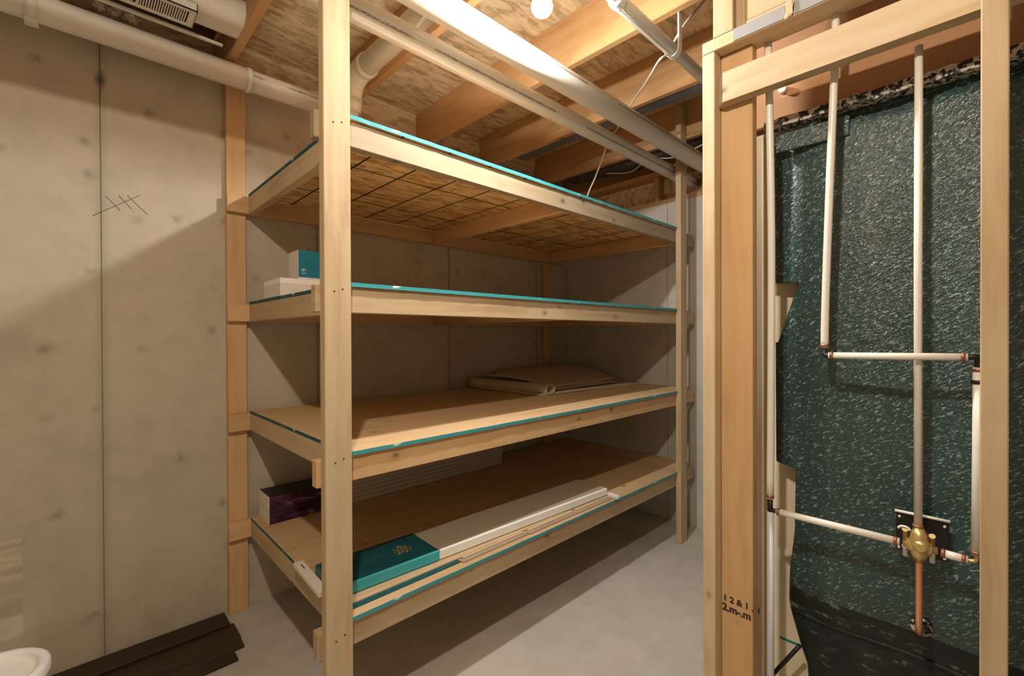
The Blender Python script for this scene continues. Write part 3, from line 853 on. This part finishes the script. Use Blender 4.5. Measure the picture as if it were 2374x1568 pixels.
# valve
vv = bpy.data.objects.new('mixing_valve', None)
COL.objects.link(vv); vv.parent = pl
vv.location = Vector((1.5, 0.1135, 0.925)) - Vector(pl.location)
V0 = Vector((1.5, 0.1135, 0.925))
tube('valve_body', [V0 + Vector((0, 0.030, 0)), V0 + Vector((0, 0.024, 0)), V0 + Vector((0, 0.0235, 0)), V0 + Vector((0, -0.024, 0)), V0 + Vector((0, -0.0245, 0)), V0 + Vector((0, -0.034, 0))], [0.0095, 0.0095, 0.016, 0.016, 0.0095, 0.0095], 'brass', vv, 12)
tube('valve_neck', [V0 + Vector((0, 0, 0.046)), V0 + Vector((0, 0, 0.030)), V0 + Vector((0, 0, 0.012)), V0 + Vector((0, 0, -0.018)), V0 + Vector((0, 0, -0.036))], [0.0095, 0.017, 0.021, 0.018, 0.0105], 'brass', vv, 8)
tube('valve_bonnet', [V0 + Vector((-0.026, -0.004, 0.006)), V0 + Vector((-0.012, -0.004, 0.006)), V0 + Vector((0.058, 0, 0.002))], [0.010, 0.019, 0.021], 'brass', vv, 8)
for dy, dz in ((0.026, 0.022), (-0.024, 0.020), (0.026, -0.020), (-0.024, -0.020)):
    c = V0 + Vector((0.002, dy, dz))
    tube('stop_screw', [c + Vector((0, 0, -0.012)), c + Vector((0, 0, 0.010)), c + Vector((-0.004, 0, 0.014))], [0.0055, 0.0055, 0.0065], 'brass' if dz > 0 else 'white_metal', vv, 10)
c = V0 + Vector((0.0, 0.028, 0.034))
tube('clip_loop', [c + Vector((0, 0.011 * math.cos(a), 0.008 * math.sin(a))) for a in [PI * t / 8 for t in range(9)]], 0.0028, 'white_plastic', vv, 8)
tube('copper_spout_pipe', smooth_path([(1.5, 0.1135, 0.894), (1.5, 0.1135, 0.80), (1.503, 0.1138, 0.735), (1.525, 0.1145, 0.700), (1.56, 0.1155, 0.688), (1.606, 0.1165, 0.682)], 6), 0.0068, 'copper', pl, 18)

# ------------------------------------------------------------------ things on the shelf
# second deck from the top
Z2 = DECKS[2] + 0.0002
wbx = thing('white_box', 'low white cardboard box with raised rim under the teal box', 'box', (0.80, 2.30, Z2))
box('box_body', 0.668, 0.985, 2.188, 2.43, Z2, Z2 + .058, 'white_card', wbx, 0.001)
bm = bmesh.new()
for q in ((0, .317, 0, .003), (0, .317, .239, .242), (0, .003, .003, .239), (.314, .317, .003, .239)):
    bm_box(bm, *q, 0, 0.024)
link('box_rim', bm_mesh(bm, 'box_rim'), 'white_card_bright', wbx, (0.668, 2.188, Z2 + .058))
box('box_insert', 0.758, 0.9815, 2.1915, 2.4265, Z2 + .058, Z2 + .0822, 'white_card', wbx, 0)
tb = thing('teal_box', 'teal box with white end panel standing on the low white box', 'box', (0.85, 2.3, Z2 + .0825))
zt = Z2 + .0825
box('box_body', 0.762, 0.985, 2.235, 2.365, zt, zt + .142, ['teal_box', 'white_card'], tb, 0.0012, lambda n: 1 if abs(n.x) > .7 else 0)
box('bottom_band', 0.7605, 0.9865, 2.2335, 2.3665, zt, zt + .014, 'white_card', tb, 0.0005)
text('printed_number', '19', 0.030, 'white_ink', tb, (0.798, 2.2345, zt + .026), (PI / 2, -PI / 2, 0))
bm = bmesh.new()
for k_ in range(3):
    bm_box(bm, .02 * k_, .02 * k_ + .008, 0, .010, 0, .010 + .014 * (k_ == 1))
link('tape_tuft', bm_mesh(bm, 'tape_tuft'), 'duct_dark', tb, (0.81, 2.29, zt + .142))

# third deck: folded kraft sheet with a rolled edge
Z1 = DECKS[1] + 0.0002
ks = thing('folded_paper_sheet', 'large folded tan paper sheet with a rolled edge lying on the third deck', 'paper', (2.6, 2.3, Z1))
def sheet(name, grid, th, mat):
    bm = bmesh.new()
    A = [[bm.verts.new(Vector(p) - Vector((2.6, 2.3, Z1))) for p in r] for r in grid]
    B = [[bm.verts.new(Vector(p) - Vector((2.6, 2.3, Z1)) - Vector((0, 0, th))) for p in r] for r in grid]
    h, w = len(grid), len(grid[0])
    for i in range(h - 1):
        for j in range(w - 1):
            f = bm.faces.new((A[i][j], A[i][j + 1], A[i + 1][j + 1], A[i + 1][j])); f.smooth = True
            bm.faces.new((B[i][j], B[i + 1][j], B[i + 1][j + 1], B[i][j + 1]))
    for i in range(h - 1):
        bm.faces.new((A[i][0], A[i + 1][0], B[i + 1][0], B[i][0])); bm.faces.new((A[i][-1], B[i][-1], B[i + 1][-1], A[i + 1][-1]))
    for j in range(w - 1):
        bm.faces.new((A[0][j], B[0][j], B[0][j + 1], A[0][j + 1])); bm.faces.new((A[-1][j], A[-1][j + 1], B[-1][j + 1], B[-1][j]))
    bmesh.ops.recalc_face_normals(bm, faces=bm.faces[:])
    return link(name, bm_mesh(bm, name), mat, ks, (2.6, 2.3, Z1))
def quadgrid(c00, c10, c11, c01, nu, nv, zf):
    g = []
    for i in range(nv + 1):
        v = i / nv; r = []
        for j in range(nu + 1):
            u = j / nu
            p = Vector(c00) * (1 - u) * (1 - v) + Vector(c10) * u * (1 - v) + Vector(c11) * u * v + Vector(c01) * (1 - u) * v
            r.append((p.x, p.y, Z1 + zf(u, v)))
        g.append(r)
    return g
# bottom layer
sheet('lower_fold', quadgrid((2.16, 1.97, 0), (3.26, 1.93, 0), (3.22, 2.62, 0), (2.14, 2.66, 0), 16, 10, lambda u, v: 0.010 + 0.002 * math.sin(u * 6) * (1 - v) + 0.004 * v), 0.008, 'canvas')
# upper layer rising to the back
sheet('upper_fold', quadgrid((2.40, 2.06, 0), (3.22, 2.12, 0), (3.32, 2.64, 0), (2.27, 2.66, 0), 18, 14, lambda u, v: 0.032 + 0.105 * math.sin(min(1.0, v * 1.15) * PI / 2) * (0.55 + 0.45 * math.sin(u * 2.6)) + 0.006 * math.sin(u * 9)), 0.007, 'canvas')
sheet('middle_fold', quadgrid((2.27, 2.02, 0), (3.10, 2.03, 0), (3.20, 2.62, 0), (2.24, 2.62, 0), 12, 8, lambda u, v: 0.0245 + 0.010 * v), 0.006, 'canvas')
# rolled edge: a spiral tube along Y, open at the near end
bm = bmesh.new()
prev = None
for i in range(13):
    t = i / 12
    cx, cy = 2.205 + 0.035 * t * 0 , 1.955 + (2.69 - 1.955) * t
    cx = 2.235 + (2.165 - 2.235) * t
    row = []
    for s in range(26):
        a = -PI / 2 - s / 25 * 2 * PI * 1.12
        rr = 0.038 - 0.009 * s / 25
        row.append(bm.verts.new((cx + 1.25 * rr * math.cos(a) - 2.6, cy - 2.3, 0.0395 + rr * math.sin(a))))
    if prev:
        for s in range(25):
            bm.faces.new((prev[s], prev[s + 1], row[s + 1], row[s])).smooth = True
    prev = row
ro = link('rolled_edge', bm_mesh(bm, 'rolled_edge'), 'canvas', ks, (2.6, 2.3, Z1))
md = ro.modifiers.new('thick', 'SOLIDIFY'); md.thickness = 0.004

# bottom deck
Z0 = DECKS[0] + 0.0002
pb = thing('purple_box', 'dark purple printed carton with pale ends at the left end of the bottom deck', 'box', (0.85, 2.6, Z0))
box('box_body', 0.706, 1.03, 2.502, 2.676, Z0, Z0 + .140, ['purple', 'white_card', 'black_plastic'], pb, 0.001, lambda n: 1 if abs(n.x) > .7 else (2 if n.z > .7 else 0))
bm = bmesh.new()
bm_box(bm, 0, 0.0006, 0, 0.174, 0.066, 0.072)
link('end_flap_seam', bm_mesh(bm, 'end_flap_seam'), 'grey_board', pb, (0.7054, 2.502, Z0))

for k_ in range(6):
    dx = random.uniform(-.006, .006)
    o = box('trim_board', 1.06 + dx, 2.302 + dx * .6, 2.497 + random.uniform(-.003, .003), 2.600, Z0 + k_ * .0258, Z0 + k_ * .0258 + .0252, 'grey_board', bev=0.004)
    tag(o, ('grey trim board at the bottom of the stack behind the flat carton', 'grey trim board second from the bottom of the stack on the lowest deck', 'grey trim board third from the bottom of the stack on the lowest deck',
            'grey trim board fourth from the bottom of the stack on the lowest deck', 'grey trim board second from the top of the stack on the lowest deck', 'grey trim board on top of the stack, under the third deck')[k_], 'board', 'stacked grey trim boards')

o = box('flooring_plank', 0.70, 2.255, 1.550, 1.80, Z0, Z0 + .0105, 'pine_x', bev=0.0015)
tag(o, 'long pale wood plank lying under the teal and white carton', 'plank')
o = box('flooring_plank', 0.695, 1.165, 1.5265, 1.5485, Z0, Z0 + .006, 'teal_card', bev=0.001)
tag(o, 'dark teal plank strip in front of the carton near the left post', 'plank')
for a, b, y, lab in ((1.168, 1.56, 1.513, 'grey-brown plank offcut beside the dark teal strip'), (1.565, 1.93, 1.507, 'grey-brown plank offcut in the middle of the front row'), (1.936, 2.255, 1.503, 'grey-brown plank offcut at the far right of the front row')):
    t = thing('flooring_plank', lab, 'plank', (a, y, Z0), 'grey-brown plank offcuts on the bottom deck')
    box('plank_face', a, b, y, y + .024, Z0, Z0 + .006, 'plank_grey', t, 0.001)
    box('plank_tongue', a + .02, b - .006, y + .0242, 1.5485, Z0, Z0 + .0095, 'pine_x', t, 0.0008)

fc = thing('flat_carton', 'long flat white carton with a teal left end on the bottom deck', 'box', (1.4, 1.7, Z0 + .0108))
zf = Z0 + .0108
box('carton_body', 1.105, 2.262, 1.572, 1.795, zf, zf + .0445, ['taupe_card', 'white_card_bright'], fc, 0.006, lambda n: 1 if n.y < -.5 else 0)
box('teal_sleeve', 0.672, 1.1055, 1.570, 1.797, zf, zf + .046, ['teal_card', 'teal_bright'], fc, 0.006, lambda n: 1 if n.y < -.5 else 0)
fc.rotation_euler = (0, 0, math.radians(-2.2))
# gold emblem printed on the teal end
bm = bmesh.new()
for q in ((0, .006, 0, .040), (.010, .016, .004, .036), (.022, .028, 0, .044), (.033, .039, .006, .040), (0, .040, .010, .015), (0, .040, .026, .031), (-.004, .046, .018, .022), (.016, .024, .040, .052)):
    bm_box(bm, *q, 0, 0.0004)
for v in bm.verts: v.co = Vector((v.co.x * 1.6, v.co.y * 1.45, v.co.z))
link('emblem', bm_mesh(bm, 'emblem'), 'gold_print', fc, (0.955, 1.645, zf + .0461))
box('printed_band', 0.70, 0.945, 1.668, 1.705, zf + .046, zf + .0464, 'teal_dark', fc, 0)
box('end_flap', 0.634, 0.6715, 1.640, 1.935, zf - .006, zf + .014, 'white_card', fc, 0.002)
box('flap_slot', 0.650, 0.656, 1.855, 1.900, zf + .014, zf + .0144, 'pencil', fc, 0)
box('end_cap', 2.2625, 2.290, 1.505, 1.58, zf - .0105, zf + .012, 'white_card', fc, 0.004)

# ------------------------------------------------------------------ on the floor
PLK = ((-1.45, 0.558, 2.622, 2.752, 0.0, 0.012, 'dark brown floor plank lying against the foot of the back wall'),
       (-1.40, 0.571, 2.470, 2.618, 0.0, 0.012, 'dark brown floor plank, second from the back wall'),
       (-1.30, 0.566, 2.392, 2.468, 0.0, 0.012, 'narrow dark brown floor plank, second from the front edge of the stack'),
       (-1.20, 0.522, 2.311, 2.390, 0.0, 0.012, 'dark brown floor plank at the front edge of the stack'),
       (-1.35, 0.549, 2.600, 2.715, 0.0125, 0.0245, 'dark brown floor plank on top of the stack by the back wall'))
for x0, x1, y0, y1, z0, z1, lab in PLK:
    o = box('floor_plank', x0, x1, y0, y1, z0 + .0002, z1, 'plank_dark', bev=0.0015)
    tag(o, lab, 'plank', 'dark planks on the floor')

bk_ = thing('paint_bucket', 'white plastic bucket with a white lid by the back wall', 'bucket', (-0.208, 2.19, 0.0))
CX, CY = -0.208, 2.190
tube('bucket_body', [(CX, CY, 0.0), (CX, CY, 0.02), (CX, CY, 0.30), (CX, CY, 0.335)], [0.122, 0.128, 0.140, 0.141], 'white_plastic', bk_, 40)
bm = bmesh.new()
prof = [(0.0, 0.012), (0.105, 0.012), (0.113, 0.014), (0.117, 0.024), (0.122, 0.030), (0.140, 0.030), (0.147, 0.024), (0.148, 0.002), (0.150, -0.008), (0.143, -0.008)]
seg = 48
rg = [[bm.verts.new((r * math.cos(2 * PI * k / seg), r * math.sin(2 * PI * k / seg), h)) for k in range(seg)] for r, h in prof[1:]]
c0 = bm.verts.new((0, 0, prof[0][1]))
for k in range(seg): bm.faces.new((c0, rg[0][k], rg[0][(k + 1) % seg])).smooth = True
for a, b in zip(rg, rg[1:]):
    for k in range(seg): bm.faces.new((a[k], b[k], b[(k + 1) % seg], a[(k + 1) % seg])).smooth = True
bmesh.ops.recalc_face_normals(bm, faces=bm.faces[:])
link('bucket_lid', bm_mesh(bm, 'bucket_lid'), 'white_plastic', bk_, (CX, CY, 0.345))
